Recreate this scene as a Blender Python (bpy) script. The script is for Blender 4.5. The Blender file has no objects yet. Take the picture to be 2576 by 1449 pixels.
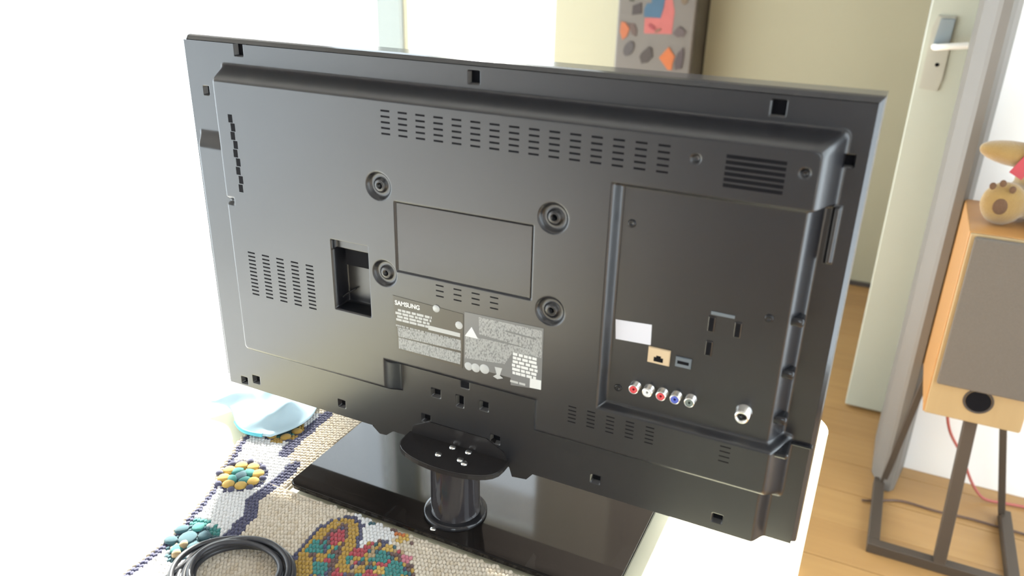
import bpy, bmesh, math, random
import numpy as np
from mathutils import Vector, Matrix
random.seed(7); rng = np.random.default_rng(7)
C = bpy.context.scene.collection
SC = bpy.context.scene

# ------------------------------------------------------------------ camera
H = 1.33                                     # height of the hand-held camera
F, CX, CY = 2019.0, 1288.0, 724.5            # focal length and centre in pixels of 2576 x 1449
_n = Vector((1177-CX, 5393-CY, F)).normalized()
_x = -Vector((-3372-CX, -260-CY, F)).normalized()
_Z = -_n; _X = (_x-_x.dot(_Z)*_Z).normalized(); _Y = _Z.cross(_X)
RM = Matrix((_X, _Y, _Z))                    # camera (x right, y down, z forward) -> world
right = RM @ Vector((1, 0, 0)); up = RM @ Vector((0, -1, 0)); back = RM @ Vector((0, 0, -1))
cam_d = bpy.data.cameras.new('camera'); cam = bpy.data.objects.new('camera', cam_d); C.objects.link(cam)
mw = Matrix((right, up, back)).transposed().to_4x4(); mw.translation = (0, 0, H)
cam.matrix_world = mw
cam_d.sensor_width = 36; cam_d.lens = F/2576*36; cam_d.clip_start = 0.02; cam_d.clip_end = 60
cam_d.dof.use_dof = True; cam_d.dof.focus_distance = 0.98; cam_d.dof.aperture_fstop = 5.0
SC.camera = cam

# ------------------------------------------------------------------ world, sun, exposure
w = bpy.data.worlds.new('daylight'); SC.world = w; w.use_nodes = True
bgn = w.node_tree.nodes['Background']
bgn.inputs[0].default_value = (0.86, 0.93, 1.0, 1); bgn.inputs[1].default_value = 4.5
sun_d = bpy.data.lights.new('sun', 'SUN'); sun_d.energy = 36; sun_d.angle = math.radians(4); sun_d.color = (1, .95, .86)
sun = bpy.data.objects.new('sun', sun_d); C.objects.link(sun); sun.location = (-3, 5, 4)
_d = Vector((.5, -.75, -.9014*math.tan(math.radians(26.5)))).normalized()
sun.rotation_euler = _d.to_track_quat('-Z', 'Y').to_euler()
vs = SC.view_settings; vs.view_transform = 'Standard'; vs.look = 'None'; vs.exposure = 0.5; vs.gamma = 1; vs.use_curve_mapping = False
def portal(name, loc, size, rot):
    l = bpy.data.lights.new(name, 'AREA'); l.shape = 'RECTANGLE'; l.size, l.size_y = size
    l.cycles.is_portal = True
    o = bpy.data.objects.new(name, l); o.location = loc; o.rotation_euler = rot; C.objects.link(o)
portal('portal_left', (-2.82, .33, .84), (1.6, 5.3), (0, -math.pi/2, 0))
portal('portal_corner', (-2.82, 3.41, 1.91), (3.75, .95), (0, -math.pi/2, 0))
portal('portal_back', (-2.08, 4.04, 1.91), (0.95, 3.75), (-math.pi/2, 0, 0))
portal('portal_front', (.95, -2.54, 1.5), (1.0, 2.4), (math.pi/2, 0, 0))
portal('portal_right', (1.64, .99, 1.48), (2.9, 2.3), (0, math.pi/2, 0))

# ------------------------------------------------------------------ pixel of the photograph -> point in the room
def ray(px, py): return RM @ Vector((px-CX, py-CY, F))
def at_y(px, py, y):
    d = ray(px, py); p = d*(y/d.y); return Vector((p.x, p.y, p.z+H))
def at_z(px, py, z):
    d = ray(px, py); p = d*((z-H)/d.z); return Vector((p.x, p.y, z))
TVY = 0.705
def tv(px, py, h=.047): return at_y(px, py, TVY-h)

# ------------------------------------------------------------------ helpers
def mat(name, col, rough=.5, metal=0, spec=.5, noise=None, nscale=20, bump=0, bscale=200, coat=0, alpha=None, trans=0, sheen=0, emit=None):
    m = bpy.data.materials.new(name); m.use_nodes = True; nt = m.node_tree; b = nt.nodes['Principled BSDF']
    b.inputs['Base Color'].default_value = (*col, 1); b.inputs['Roughness'].default_value = rough
    b.inputs['Metallic'].default_value = metal; b.inputs['Specular IOR Level'].default_value = spec
    b.inputs['Coat Weight'].default_value = coat; b.inputs['Coat Roughness'].default_value = .08
    b.inputs['Sheen Weight'].default_value = sheen
    tc = nt.nodes.new('ShaderNodeTexCoord')
    if noise:
        n = nt.nodes.new('ShaderNodeTexNoise'); n.inputs['Scale'].default_value = nscale; n.inputs['Detail'].default_value = 4
        nt.links.new(tc.outputs['Object'], n.inputs['Vector'])
        r = nt.nodes.new('ShaderNodeMix'); r.data_type = 'RGBA'
        r.inputs[6].default_value = (*col, 1); r.inputs[7].default_value = (*noise, 1)
        nt.links.new(n.outputs['Fac'], r.inputs[0]); nt.links.new(r.outputs[2], b.inputs['Base Color'])
    if bump:
        n2 = nt.nodes.new('ShaderNodeTexNoise'); n2.inputs['Scale'].default_value = bscale; n2.inputs['Detail'].default_value = 3
        nt.links.new(tc.outputs['Object'], n2.inputs['Vector'])
        bp = nt.nodes.new('ShaderNodeBump'); bp.inputs['Strength'].default_value = bump; bp.inputs['Distance'].default_value = .002
        nt.links.new(n2.outputs['Fac'], bp.inputs['Height']); nt.links.new(bp.outputs['Normal'], b.inputs['Normal'])
    return m
def wood(name, c1, c2, rough=.4, stretch=(1, 14, 14), scale=3, axis_random=True, coat=0.):
    m = mat(name, c1, rough, coat=coat); nt = m.node_tree; b = nt.nodes['Principled BSDF']
    tc = [n for n in nt.nodes if n.type == 'TEX_COORD'][0]
    mp = nt.nodes.new('ShaderNodeMapping'); mp.inputs['Scale'].default_value = stretch
    nt.links.new(tc.outputs['Object'], mp.inputs['Vector'])
    n = nt.nodes.new('ShaderNodeTexNoise'); n.inputs['Scale'].default_value = scale; n.inputs['Detail'].default_value = 6; n.inputs['Distortion'].default_value = .4
    n.noise_dimensions = '4D'
    oi = nt.nodes.new('ShaderNodeObjectInfo'); mu = nt.nodes.new('ShaderNodeMath'); mu.operation = 'MULTIPLY'; mu.inputs[1].default_value = 20
    nt.links.new(oi.outputs['Random'], mu.inputs[0]); nt.links.new(mu.outputs[0], n.inputs['W'])
    nt.links.new(mp.outputs[0], n.inputs['Vector'])
    r = nt.nodes.new('ShaderNodeMix'); r.data_type = 'RGBA'; r.inputs[6].default_value = (*c1, 1); r.inputs[7].default_value = (*c2, 1)
    ad = nt.nodes.new('ShaderNodeMath'); ad.operation = 'MULTIPLY_ADD'; ad.inputs[1].default_value = .45; ad.inputs[2].default_value = -.22
    nt.links.new(oi.outputs['Random'], ad.inputs[0])
    a2 = nt.nodes.new('ShaderNodeMath'); a2.operation = 'ADD'; a2.use_clamp = True
    nt.links.new(n.outputs['Fac'], a2.inputs[0]); nt.links.new(ad.outputs[0], a2.inputs[1])
    nt.links.new(a2.outputs[0], r.inputs[0]); nt.links.new(r.outputs[2], b.inputs['Base Color'])
    return m

def link(name, me, m, parent=None, smooth=False, loc=(0, 0, 0)):
    o = bpy.data.objects.new(name, me); C.objects.link(o); o.location = loc
    if m is not None:
        for k in (m if isinstance(m, (list, tuple)) else [m]): me.materials.append(k)
    if smooth:
        me.polygons.foreach_set('use_smooth', [True]*len(me.polygons))
    if parent is not None:
        o.parent = parent; o.matrix_parent_inverse = Matrix.Translation(-parent_loc(parent))
    return o
def parent_loc(p):
    v = Vector(p.location)
    if p.parent is not None: v = v       # every parent sits with an unrotated frame of its own
    return WL.get(p.name, v)
WL = {}
def thing(name, label, cat, loc=(0, 0, 0), group=None):
    o = bpy.data.objects.new(name, None); C.objects.link(o); o.location = loc; o.empty_display_size = .05
    o['label'] = label; o['category'] = cat
    if group: o['group'] = group
    return o
def tag(o, label, cat, group=None):
    o['label'] = label; o['category'] = cat
    if group: o['group'] = group
    return o
def struct(o): o['kind'] = 'structure'; return o
def bm_done(bm, name):
    me = bpy.data.meshes.new(name); bmesh.ops.recalc_face_normals(bm, faces=bm.faces[:]); bm.to_mesh(me); bm.free(); return me
def bx(bm, lo, hi, bev=0, seg=2):
    r = bmesh.ops.create_cube(bm, size=1.0); vs_ = r['verts']
    for v in vs_:
        v.co = Vector([lo[i]+(v.co[i]+.5)*(hi[i]-lo[i]) for i in range(3)])
    if bev:
        es = list({e for v in vs_ for e in v.link_edges})
        bmesh.ops.bevel(bm, geom=es, offset=bev, segments=seg, affect='EDGES', profile=.5, clamp_overlap=True)
def box(name, lo, hi, m, parent=None, bev=0, seg=2, smooth=False):
    c = Vector([(lo[i]+hi[i])/2 for i in range(3)])
    bm = bmesh.new(); bx(bm, Vector(lo)-c, Vector(hi)-c, bev, seg)
    o = link(name, bm_done(bm, name), m, parent, smooth, c)
    WL[o.name] = c
    return o
def prism_y(name, pts, y0, y1, m, parent=None, bev=0):
    """outline of (x, z) points extruded from y0 (far) to y1 (near the viewer)"""
    bm = bmesh.new()
    vs_ = [bm.verts.new((x, y0, z)) for x, z in pts]; f = bm.faces.new(vs_)
    r = bmesh.ops.extrude_face_region(bm, geom=[f]); nv = [g for g in r['geom'] if isinstance(g, bmesh.types.BMVert)]
    for v in nv: v.co.y = y1
    if bev:
        es = [e for e in bm.edges if abs(e.verts[0].co.y-y1) < 1e-7 and abs(e.verts[1].co.y-y1) < 1e-7]
        bmesh.ops.bevel(bm, geom=es, offset=bev, segments=2, affect='EDGES', clamp_overlap=True)
    return link(name, bm_done(bm, name), m, parent)
def prism_z(name, pts, z0, z1, m, parent=None, bev=0, smooth=False):
    bm = bmesh.new()
    vs_ = [bm.verts.new((x, y, z0)) for x, y in pts]; f = bm.faces.new(vs_)
    r = bmesh.ops.extrude_face_region(bm, geom=[f]); nv = [g for g in r['geom'] if isinstance(g, bmesh.types.BMVert)]
    for v in nv: v.co.z = z1
    if bev:
        es = [e for e in bm.edges if abs(e.verts[0].co.z-e.verts[1].co.z) < 1e-7]
        bmesh.ops.bevel(bm, geom=es, offset=bev, segments=3, affect='EDGES', clamp_overlap=True)
    return link(name, bm_done(bm, name), m, parent, smooth)
def lathe(name, prof, c, axis, m, parent=None, seg=32, smooth=True):
    """prof = (radius, distance along axis) pairs"""
    bm = bmesh.new(); rings = []
    ax = Vector(axis).normalized(); q = Vector((0, 0, 1)).rotation_difference(ax)
    for r, h in prof:
        if r < 1e-6: rings.append([bm.verts.new(Vector(c)+q @ Vector((0, 0, h)))])
        else: rings.append([bm.verts.new(Vector(c)+q @ Vector((r*math.cos(2*math.pi*k/seg), r*math.sin(2*math.pi*k/seg), h))) for k in range(seg)])
    for a, b in zip(rings, rings[1:]):
        for k in range(seg):
            k2 = (k+1) % seg
            if len(a) == 1 and len(b) == 1: continue
            if len(a) == 1: bm.faces.new((a[0], b[k], b[k2]))
            elif len(b) == 1: bm.faces.new((a[k], b[0], a[k2]))
            else: bm.faces.new((a[k], b[k], b[k2], a[k2]))
    me = bm_done(bm, name)
    o = link(name, me, m, parent, smooth)
    return o
def tube(name, pts, r, m, parent=None, seg=8, cyc=False):
    cu = bpy.data.curves.new(name, 'CURVE'); cu.dimensions = '3D'; cu.bevel_depth = r; cu.bevel_resolution = 3; cu.resolution_u = 6
    s = cu.splines.new('NURBS'); s.points.add(len(pts)-1)
    for p, q in zip(s.points, pts): p.co = (*q, 1)
    s.order_u = 4; s.use_endpoint_u = True; s.use_cyclic_u = cyc
    cu.use_fill_caps = True
    o = bpy.data.objects.new('tmp', cu); C.objects.link(o)
    dg = bpy.context.evaluated_depsgraph_get(); me = bpy.data.meshes.new_from_object(o.evaluated_get(dg))
    bpy.data.objects.remove(o); bpy.data.curves.remove(cu); me.name = name; me.materials.clear()
    return link(name, me, m, parent, True)
def grid_mesh(name, P, cyc=False):
    """P: (ny, nx, 3) array of points -> quad mesh"""
    ny, nx = P.shape[:2]
    i = np.arange(ny*nx).reshape(ny, nx)
    q = np.stack([i[:-1, :-1], i[:-1, 1:], i[1:, 1:], i[1:, :-1]], -1).reshape(-1, 4)
    return raw_mesh(name, P.reshape(-1, 3), q)
def raw_mesh(name, V, Q, mi=None):
    me = bpy.data.meshes.new(name); n = Q.shape[1]
    me.vertices.add(len(V)); me.vertices.foreach_set('co', V.astype(np.float32).ravel())
    me.loops.add(Q.size); me.loops.foreach_set('vertex_index', Q.astype(np.int32).ravel())
    me.polygons.add(len(Q)); me.polygons.foreach_set('loop_start', np.arange(0, Q.size, n, dtype=np.int32))
    me.polygons.foreach_set('loop_total', np.full(len(Q), n, np.int32))
    if mi is not None: me.polygons.foreach_set('material_index', mi.astype(np.int32))
    me.update(calc_edges=True); me.validate(); return me
def text_mesh(name, s, size, loc, m, parent, depth=.00015, bold=0., sx=1.):
    """flat lettering standing in the x/z plane and facing the viewer (-y)"""
    cu = bpy.data.curves.new(name, 'FONT'); cu.body = s; cu.size = size; cu.extrude = depth; cu.offset = bold
    o = bpy.data.objects.new('tmp', cu); C.objects.link(o)
    dg = bpy.context.evaluated_depsgraph_get(); me = bpy.data.meshes.new_from_object(o.evaluated_get(dg))
    bpy.data.objects.remove(o)
    me.transform(Matrix.Translation(Vector(loc)) @ Matrix.Rotation(math.pi/2, 4, 'X') @ Matrix.Diagonal((sx, 1, 1, 1)))
    me.materials.clear()
    return link(name, me, m, parent)

# ------------------------------------------------------------------ materials
M = {}
M['plaster_white'] = mat('plaster_white', (.86, .84, .81), .85, bump=.15, bscale=90)
M['plaster_cream'] = mat('plaster_cream', (.36, .335, .235), .85, bump=.15, bscale=90)
M['jamb_grey'] = mat('jamb_grey', (.150, .137, .122), .5)
M['door_paint'] = mat('door_paint', (.44, .46, .39), .45)
M['frame_white'] = mat('frame_white', (.82, .83, .80), .45)
M['dark_trim'] = mat('dark_trim', (.05, .04, .035), .6)
M['floor_wood'] = wood('floor_wood', (.42, .25, .095), (.31, .165, .06), .34)
M['joint'] = mat('joint', (.26, .14, .05), .6)
M['tv_plastic'] = mat('tv_plastic', (.010, .010, .0125), .31, spec=.7, bump=.02, bscale=1500)
M['tv_gloss'] = mat('tv_gloss', (.022, .020, .020), .22)
M['tv_bezel'] = mat('tv_bezel', (.016, .016, .018), .10, spec=.35)
M['hole'] = mat('hole', (.005, .005, .007), .8, spec=.12)
M['glass_black'] = mat('glass_black', (.012, .010, .009), .05, spec=.45)
M['neck_plastic'] = mat('neck_plastic', (.03, .027, .03), .12, coat=.6)
M['screen'] = mat('screen', (.01, .01, .012), .15)
M['steel'] = mat('steel', (.75, .74, .72), .25, metal=1)
M['print_white'] = mat('print_white', (.42, .42, .41), .6)
M['print_bright'] = mat('print_bright', (.60, .60, .59), .5)
M['sticker'] = mat('sticker', (.60, .60, .66), .5)
M['label_black'] = mat('label_black', (.035, .030, .024), .3)
M['label_grey'] = mat('label_grey', (.14, .14, .14), .4)
M['port_beige'] = mat('port_beige', (.55, .42, .27), .5)
M['port_grey'] = mat('port_grey', (.12, .14, .16), .5)
M['rca_red'] = mat('rca_red', (.60, .05, .06), .4)
M['rca_white'] = mat('rca_white', (.75, .75, .73), .4)
M['rca_blue'] = mat('rca_blue', (.07, .10, .45), .4)
M['rca_green'] = mat('rca_green', (.14, .17, .15), .4)
M['table_top'] = mat('table_top', (.86, .82, .62), .45)
M['table_leg'] = mat('table_leg', (.72, .66, .48), .5)
M['speaker_wood'] = wood('speaker_wood', (.42, .22, .07), (.36, .17, .05), .4, (14, 14, 1))
M['speaker_front'] = wood('speaker_front', (.40, .29, .15), (.34, .24, .12), .5, (14, 14, 1))
M['grille'] = mat('grille', (.145, .125, .105), .95, noise=(.11, .095, .08), nscale=400, bump=.5, bscale=900)
M['stand_metal'] = mat('stand_metal', (.055, .04, .028), .5)
M['plush'] = mat('plush', (.30, .19, .055), 1, noise=(.24, .14, .04), nscale=60, bump=1, bscale=500, sheen=.5)
M['plush_pad'] = mat('plush_pad', (.12, .065, .035), 1, bump=1, bscale=500)
M['ribbon'] = mat('ribbon', (.36, .035, .045), .6)
M['fridge_paint'] = mat('fridge_paint', (.105, .088, .072), .5)
M['cable_black'] = mat('cable_black', (.035, .035, .04), .35)
M['cable_red'] = mat('cable_red', (.40, .10, .08), .5)
M['line_dark'] = mat('line_dark', (.12, .07, .05), .5)
M['cloth_blue'] = mat('cloth_blue', (.50, .66, .74), .8, noise=(.42, .58, .68), nscale=8)
M['cloth_teal'] = mat('cloth_teal', (.12, .50, .60), .8)
gl = bpy.data.materials.new('window_glass'); gl.use_nodes = True; nt = gl.node_tree; nt.nodes.clear()
_o = nt.nodes.new('ShaderNodeOutputMaterial'); _m = nt.nodes.new('ShaderNodeMixShader'); _t = nt.nodes.new('ShaderNodeBsdfTransparent'); _g = nt.nodes.new('ShaderNodeBsdfGlossy'); _f = nt.nodes.new('ShaderNodeFresnel')
_g.inputs['Roughness'].default_value = .02; _t.inputs[0].default_value = (.96, .98, .98, 1)
nt.nodes.remove(_f); _m.inputs[0].default_value = .05; nt.links.new(_t.outputs[0], _m.inputs[1]); nt.links.new(_g.outputs[0], _m.inputs[2]); nt.links.new(_m.outputs[0], _o.inputs[0])
M['window_glass'] = gl
# tiny print: rows of unreadable characters, procedural
sp = mat('small_print', (.5, .5, .49), .55); nt = sp.node_tree; b = nt.nodes['Principled BSDF']; tc = [n for n in nt.nodes if n.type == 'TEX_COORD'][0]
mp = nt.nodes.new('ShaderNodeMapping'); mp.inputs['Scale'].default_value = (900, 1, 420)
n1 = nt.nodes.new('ShaderNodeTexNoise'); n1.inputs['Scale'].default_value = 1; nt.links.new(tc.outputs['Object'], mp.inputs['Vector']); nt.links.new(mp.outputs[0], n1.inputs['Vector'])
rp = nt.nodes.new('ShaderNodeValToRGB'); rp.color_ramp.elements[0].position = .36; rp.color_ramp.elements[0].color = (.14, .14, .14, 1); rp.color_ramp.elements[1].position = .52; rp.color_ramp.elements[1].color = (.30, .30, .29, 1)
nt.links.new(n1.outputs['Fac'], rp.inputs[0]); nt.links.new(rp.outputs[0], b.inputs['Base Color'])
M['small_print'] = sp

# ------------------------------------------------------------------ the room
XL, XR, YB, YF, ZC = -2.68, 1.50, 3.90, -2.4, 3.90
YC = 3.53                                            # the cream wall stands a little forward of the window wall
box_s = lambda n, lo, hi, m, p=None, **k: struct(box(n, lo, hi, m, p, **k)) if p is None else box(n, lo, hi, m, p, **k)
fl = box_s('floor', (XL-.12, YF-.1, -.05), (XR+.1, 4.45, -.012), M['joint'])
pw, k = .145, 0
proto = {}
y = -0.2
rows = 0
while y < 4.40:
    x = XL+.02-random.choice([0, .25, .5, .75])
    while x < XR-.02:
        L = random.choice([1.1, 1.3, 1.5])
        x0, x1 = max(x, XL+.002), min(x+L, XR-.002)
        if x1-x0 > .08:
            wgt = random.uniform(-.0006, .0006)
            box('plank', (x0+.001, y+.001, -.012), (x1-.001, y+pw-.001, 0.0+wgt-.0006), M['floor_wood'], fl, bev=.001, seg=1)
        x += L
    y += pw
box('floor_remainder', (XL, YF, -.012), (XR, -.202, -.001), M['floor_wood'], fl)
box_s('ceiling', (XL-.12, YF-.1, ZC), (XR+.1, 4.5, ZC+.1), mat('ceiling_boards', (.62, .60, .58), .8, noise=(.58, .56, .54), nscale=6))
# left wall: mostly low glazing, unseen upper part closed to keep sun off the room
def wall_with_hole(name, axis, pos, thick, a0, a1, h0, h1, m):
    """axis 'x': wall plane at x=pos, running along y from a0..a1 with hole h0=(a,z) h1=(a,z)"""
    bm = bmesh.new()
    def add(u0, u1, z0, z1):
        if u1-u0 < 1e-4 or z1-z0 < 1e-4: return
        if axis == 'x': bx(bm, (pos, u0, z0), (pos+thick, u1, z1))
        else: bx(bm, (u0, pos, z0), (u1, pos+thick, z1))
    add(a0, h0[0], 0, ZC); add(h1[0], a1, 0, ZC); add(h0[0], h1[0], 0, h0[1]); add(h0[0], h1[0], h1[1], ZC)
    return struct(link(name, bm_done(bm, name), m))
bm = bmesh.new()
for lo, hi in (((XL-.12, YF, 0), (XL, -2.3, ZC)), ((XL-.12, -2.3, 0), (XL, 3.868, .06)), ((XL-.12, -2.3, 1.62), (XL, 2.95, ZC)), ((XL-.12, 2.95, 3.76), (XL, 3.868, ZC)), ((XL-.12, 3.868, 0), (XL, YB+.15, ZC))): bx(bm, lo, hi)
struct(link('wall_left', bm_done(bm, 'wall_left'), M['plaster_white']))
win = struct(bpy.data.objects.new('window_1', None)); C.objects.link(win)
for (a, b_, zt) in ((-2.3, -.65, 1.62), (-.65, 1.0, 1.62), (1.0, 2.95, 1.62), (2.95, 3.868, 3.76)):
    bm = bmesh.new(); wl_ = .03 if a < 2 else .006; wr_ = .03 if b_ < 2 else .006
    for lo, hi in (((XL-.09, a, .06), (XL-.03, a+wl_, zt)), ((XL-.09, b_-wr_, .06), (XL-.03, b_, zt)), ((XL-.09, a, .06), (XL-.03, b_, .10)), ((XL-.09, a, zt-.04), (XL-.03, b_, zt))): bx(bm, lo, hi)
    link('window_frame', bm_done(bm, 'window_frame'), M['frame_white'], win)
    box('pane', (XL-.064, a+wl_, .10), (XL-.058, b_-wr_, zt-.04), M['window_glass'], win)
# rear wall with the second window, corner post and fridge niche
NX0, NX1 = at_y(1549, 90, 3.33).x-.02, at_y(1746, 90, 3.33).x+.006
wall_with_hole('wall_back', 'y', YB, .12, XL-.12, NX0, (-2.53, .06), (-1.63, 3.76), M['plaster_cream'])
struct(box('trim_1', (XL-.005, YB-.03, 0), (-2.53, YB+.01, ZC), mat('post_paint', (.20, .215, .195), .6)))
win2 = struct(bpy.data.objects.new('window_2', None)); C.objects.link(win2)
bm = bmesh.new()
for lo, hi in (((-2.53, 3.95, .06), (-2.526, 4.0, 3.76)), ((-1.655, 3.95, .06), (-1.63, 4.0, 3.76)), ((-2.53, 3.95, .06), (-1.63, 4.0, .10)), ((-2.53, 3.95, 3.72), (-1.63, 4.0, 3.76))): bx(bm, lo, hi)
link('window_frame', bm_done(bm, 'window_frame'), M['frame_white'], win2)
box('pane', (-2.505, 3.972, .10), (-1.655, 3.978, 3.72), M['window_glass'], win2)
bm = bmesh.new(); bx(bm, (NX1, YC, 0), (XR, YC+.12, ZC)); struct(link('wall_far', bm_done(bm, 'wall_far'), M['plaster_cream']))
bm = bmesh.new(); bx(bm, (NX0-.10, 4.30, 0), (NX1+.12, 4.40, ZC)); bx(bm, (NX0-.10, YB+.12, 0), (NX0, 4.30, ZC)); bx(bm, (NX1, YC+.12, 0), (NX1+.12, 4.30, ZC)); struct(link('wall_niche', bm_done(bm, 'wall_niche'), M['plaster_cream']))
struct(box('baseboard_far', (NX1, YC-.012, 0), (XR, YC, .018), M['dark_trim']))
# right-hand room wall end, grey frame and the door standing behind it
WY = 2.17
bm = bmesh.new(); bx(bm, (.205, WY, 0), (XR, WY+.12, ZC)); struct(link('wall_right_front', bm_done(bm, 'wall_right_front'), M['plaster_white']))
struct(prism_z('trim_2', [(.126, WY+.12), (.126, 2.10), (.148, 2.034), (.156, 2.026), (.174, 2.026), (.184, 2.04), (.206, WY+.001), (.206, WY+.12)], 0, ZC, M['jamb_grey'], bev=.004))
wall_with_hole('wall_right', 'x', XR, .1, YF, 4.45, (-.1, .06), (2.08, 2.9), mat('plaster_side', (.6, .58, .55), .85))
win3 = struct(bpy.data.objects.new('window_3', None)); C.objects.link(win3)  # unseen window, enlarged and set close to brighten the white wall
for (a, b_) in ((-.1, 1.0), (1.0, 2.08)):
    bm = bmesh.new()
    for lo, hi in (((XR+.02, a, .06), (XR+.08, a+.05, 2.9)), ((XR+.02, b_-.05, .06), (XR+.08, b_, 2.9)), ((XR+.02, a, .06), (XR+.08, b_, .10)), ((XR+.02, a, 2.85), (XR+.08, b_, 2.9))): bx(bm, lo, hi)
    link('window_frame', bm_done(bm, 'window_frame'), M['frame_white'], win3)
    box('pane', (XR+.045, a+.05, .10), (XR+.051, b_-.05, 2.85), M['window_glass'], win3)
wall_with_hole('wall_front', 'y', YF-.1, .1, XL-.12, XR+.1, (.5, .35), (1.4, 2.6), mat('plaster_dim', (.22, .22, .23), .85))
fill_win4 = struct(bpy.data.objects.new('fill_window_4', None)); C.objects.link(fill_win4)  # unseen window added behind the camera to light the white wall
bm = bmesh.new()
for lo, hi in (((.5, YF-.08, .35), (.55, YF-.03, 2.6)), ((1.35, YF-.08, .35), (1.4, YF-.03, 2.6)), ((.5, YF-.08, .35), (1.4, YF-.03, .4)), ((.5, YF-.08, 2.55), (1.4, YF-.03, 2.6)), ((.925, YF-.08, .35), (.975, YF-.03, 2.6))): bx(bm, lo, hi)
link('window_frame', bm_done(bm, 'window_frame'), M['frame_white'], fill_win4)
box('pane', (.55, YF-.058, .4), (1.35, YF-.052, 2.55), M['window_glass'], fill_win4)
# the door leaf, seen past the grey frame
door = struct(bpy.data.objects.new('door_1', None)); C.objects.link(door)
box('door_leaf', (.028, 2.44, .008), (.88, 2.48, 2.05), M['door_paint'], door, bev=.003)
box('latch_plate', (.0265, 2.448, 1.08), (.0285, 2.472, 1.24), M['steel'], door)
dp = lambda px, py, yy=2.438: at_y(px, py, yy)
a1, a2 = dp(2345, 225), dp(2385, 40)
xh = dp(2362, 120).x
hp = prism_y('handle_plate', [(xh-.026, a1.z), (xh+.02, a1.z-.003), (xh+.026, a1.z+.03), (xh+.026, a2.z), (xh-.018, a2.z), (xh-.026, a2.z-.03)], 2.44, 2.434, mat('handle_plate', (.40, .39, .33), .4), door, bev=.002)
prism_y('handle_rose', [(xh-.016, a2.z-.075), (xh+.022, a2.z-.075), (xh+.024, a2.z-.006), (xh-.010, a2.z-.006)], 2.434, 2.428, mat('rose_steel', (.22, .26, .28), .4), door, bev=.002)
c_h = dp(2365, 118, 2.39); e_h = dp(2437, 112, 2.385)
hd = tube('door_handle', [(c_h.x-.012, 2.434, c_h.z-.004), (c_h.x-.012, 2.40, c_h.z-.004), (c_h.x, 2.388, c_h.z), (c_h.x+.02, 2.386, c_h.z+.002), (e_h.x, 2.386, c_h.z+.008)], .0085, mat('handle_white', (.75, .74, .70), .35), door)
kh = dp(2357, 163, 2.434)
lathe('keyhole', [(0, .0012), (.005, .0012), (.005, 0)], (kh.x, 2.434, kh.z), (0, -1, 0), M['hole'], door, 14)

# added pale floor covering: whitens the left floor, bounces light onto the television
bounce_rug = thing('bounce_rug', 'large off-white floor covering added to whiten the floor left of the table and bounce light', 'bounce_rug', (-1.75, .5, 0))
box('pile', (-2.675, -2.2, .0005), (-1.15, 3.22, .013), mat('bounce_rug_wool', (.86, .87, .88), 1, noise=(.80, .81, .83), nscale=40, bump=.6, bscale=300), bounce_rug, bev=.004)
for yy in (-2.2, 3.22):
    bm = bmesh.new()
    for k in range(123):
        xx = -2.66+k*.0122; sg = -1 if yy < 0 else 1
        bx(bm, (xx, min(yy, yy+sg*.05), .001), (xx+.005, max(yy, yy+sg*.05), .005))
    o_ = link('fringe', bm_done(bm, 'fringe'), mat('fringe_wool', (.82, .82, .80), 1), bounce_rug); o_['kind'] = 'stuff'

# ------------------------------------------------------------------ table
ZT = .698
def rrect(x0, x1, y0, y1, r, n=8):
    pts = []
    for cx_, cy_, a0 in ((x1-r, y1-r, 0), (x0+r, y1-r, 90), (x0+r, y0+r, 180), (x1-r, y0+r, 270)):
        for k in range(n+1):
            a = math.radians(a0+90*k/n); pts.append((cx_+r*math.cos(a), cy_+r*math.sin(a)))
    return pts
tb = thing('dining_table', 'pale cream table with rounded corners under the television and crocheted blanket', 'table', (-.41, .42, 0))
prism_z('tabletop', rrect(-.822, -.001, .04, 1.125, .05), ZT-.028, ZT, M['table_top'], tb, bev=.004)
for sx in (-.77, -.06):
    for sy in (.10, 1.06):
        lathe('leg', [(.0, 0), (.017, 0), (.026, ZT-.06), (.026, ZT-.028)], (sx, sy, 0), (0, 0, 1), M['table_leg'], tb, 18)
bm = bmesh.new()
bx(bm, (-.79, 0.08, ZT-.09), (-.79+.02, 1.08, ZT-.028)); bx(bm, (-.06, 0.08, ZT-.09), (-.04, 1.08, ZT-.028)); bx(bm, (-.79, 0.08, ZT-.09), (-.04, 0.10, ZT-.028)); bx(bm, (-.79, 1.06, ZT-.09), (-.04, 1.08, ZT-.028))
link('apron', bm_done(bm, 'apron'), M['table_leg'], tb)

# ------------------------------------------------------------------ television
TV = thing('television', 'black flat television seen from behind on a glossy black stand on the table', 'television', (-.379, .705, .713))
X0, X1, Z0, Z1 = -.7492, -.0092, .7825, 1.2242
NX, NZ = 732, 438
xs = np.linspace(X0+.0045, X1-.0045, NX); zs = np.linspace(Z0+.0045, Z1-.0045, NZ)
GX, GZ = np.meshgrid(xs, zs)
def ss(t): t = np.clip(t, 0, 1); return t*t*(3-2*t)
def ss2(t): t = np.clip(t, 0, 1); return t*t*t*(t*(t*6-15)+10)
def smin(a, b, k=.18):
    h_ = np.clip(.5+.5*(b-a)/k, 0, 1); return b*(1-h_)+a*h_-k*h_*(1-h_)
# flange
hf = .008+.004*ss(np.minimum.reduce([GX-xs[0], xs[-1]-GX, zs[-1]-GZ])/.01)
# lower body (bulges towards the viewer below the raised middle)
low = smin(smin((GX+.738)/.012, (-.0385-GX)/.012), (1.12-GZ)/.02)
hb = .015*ss(low)
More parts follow.
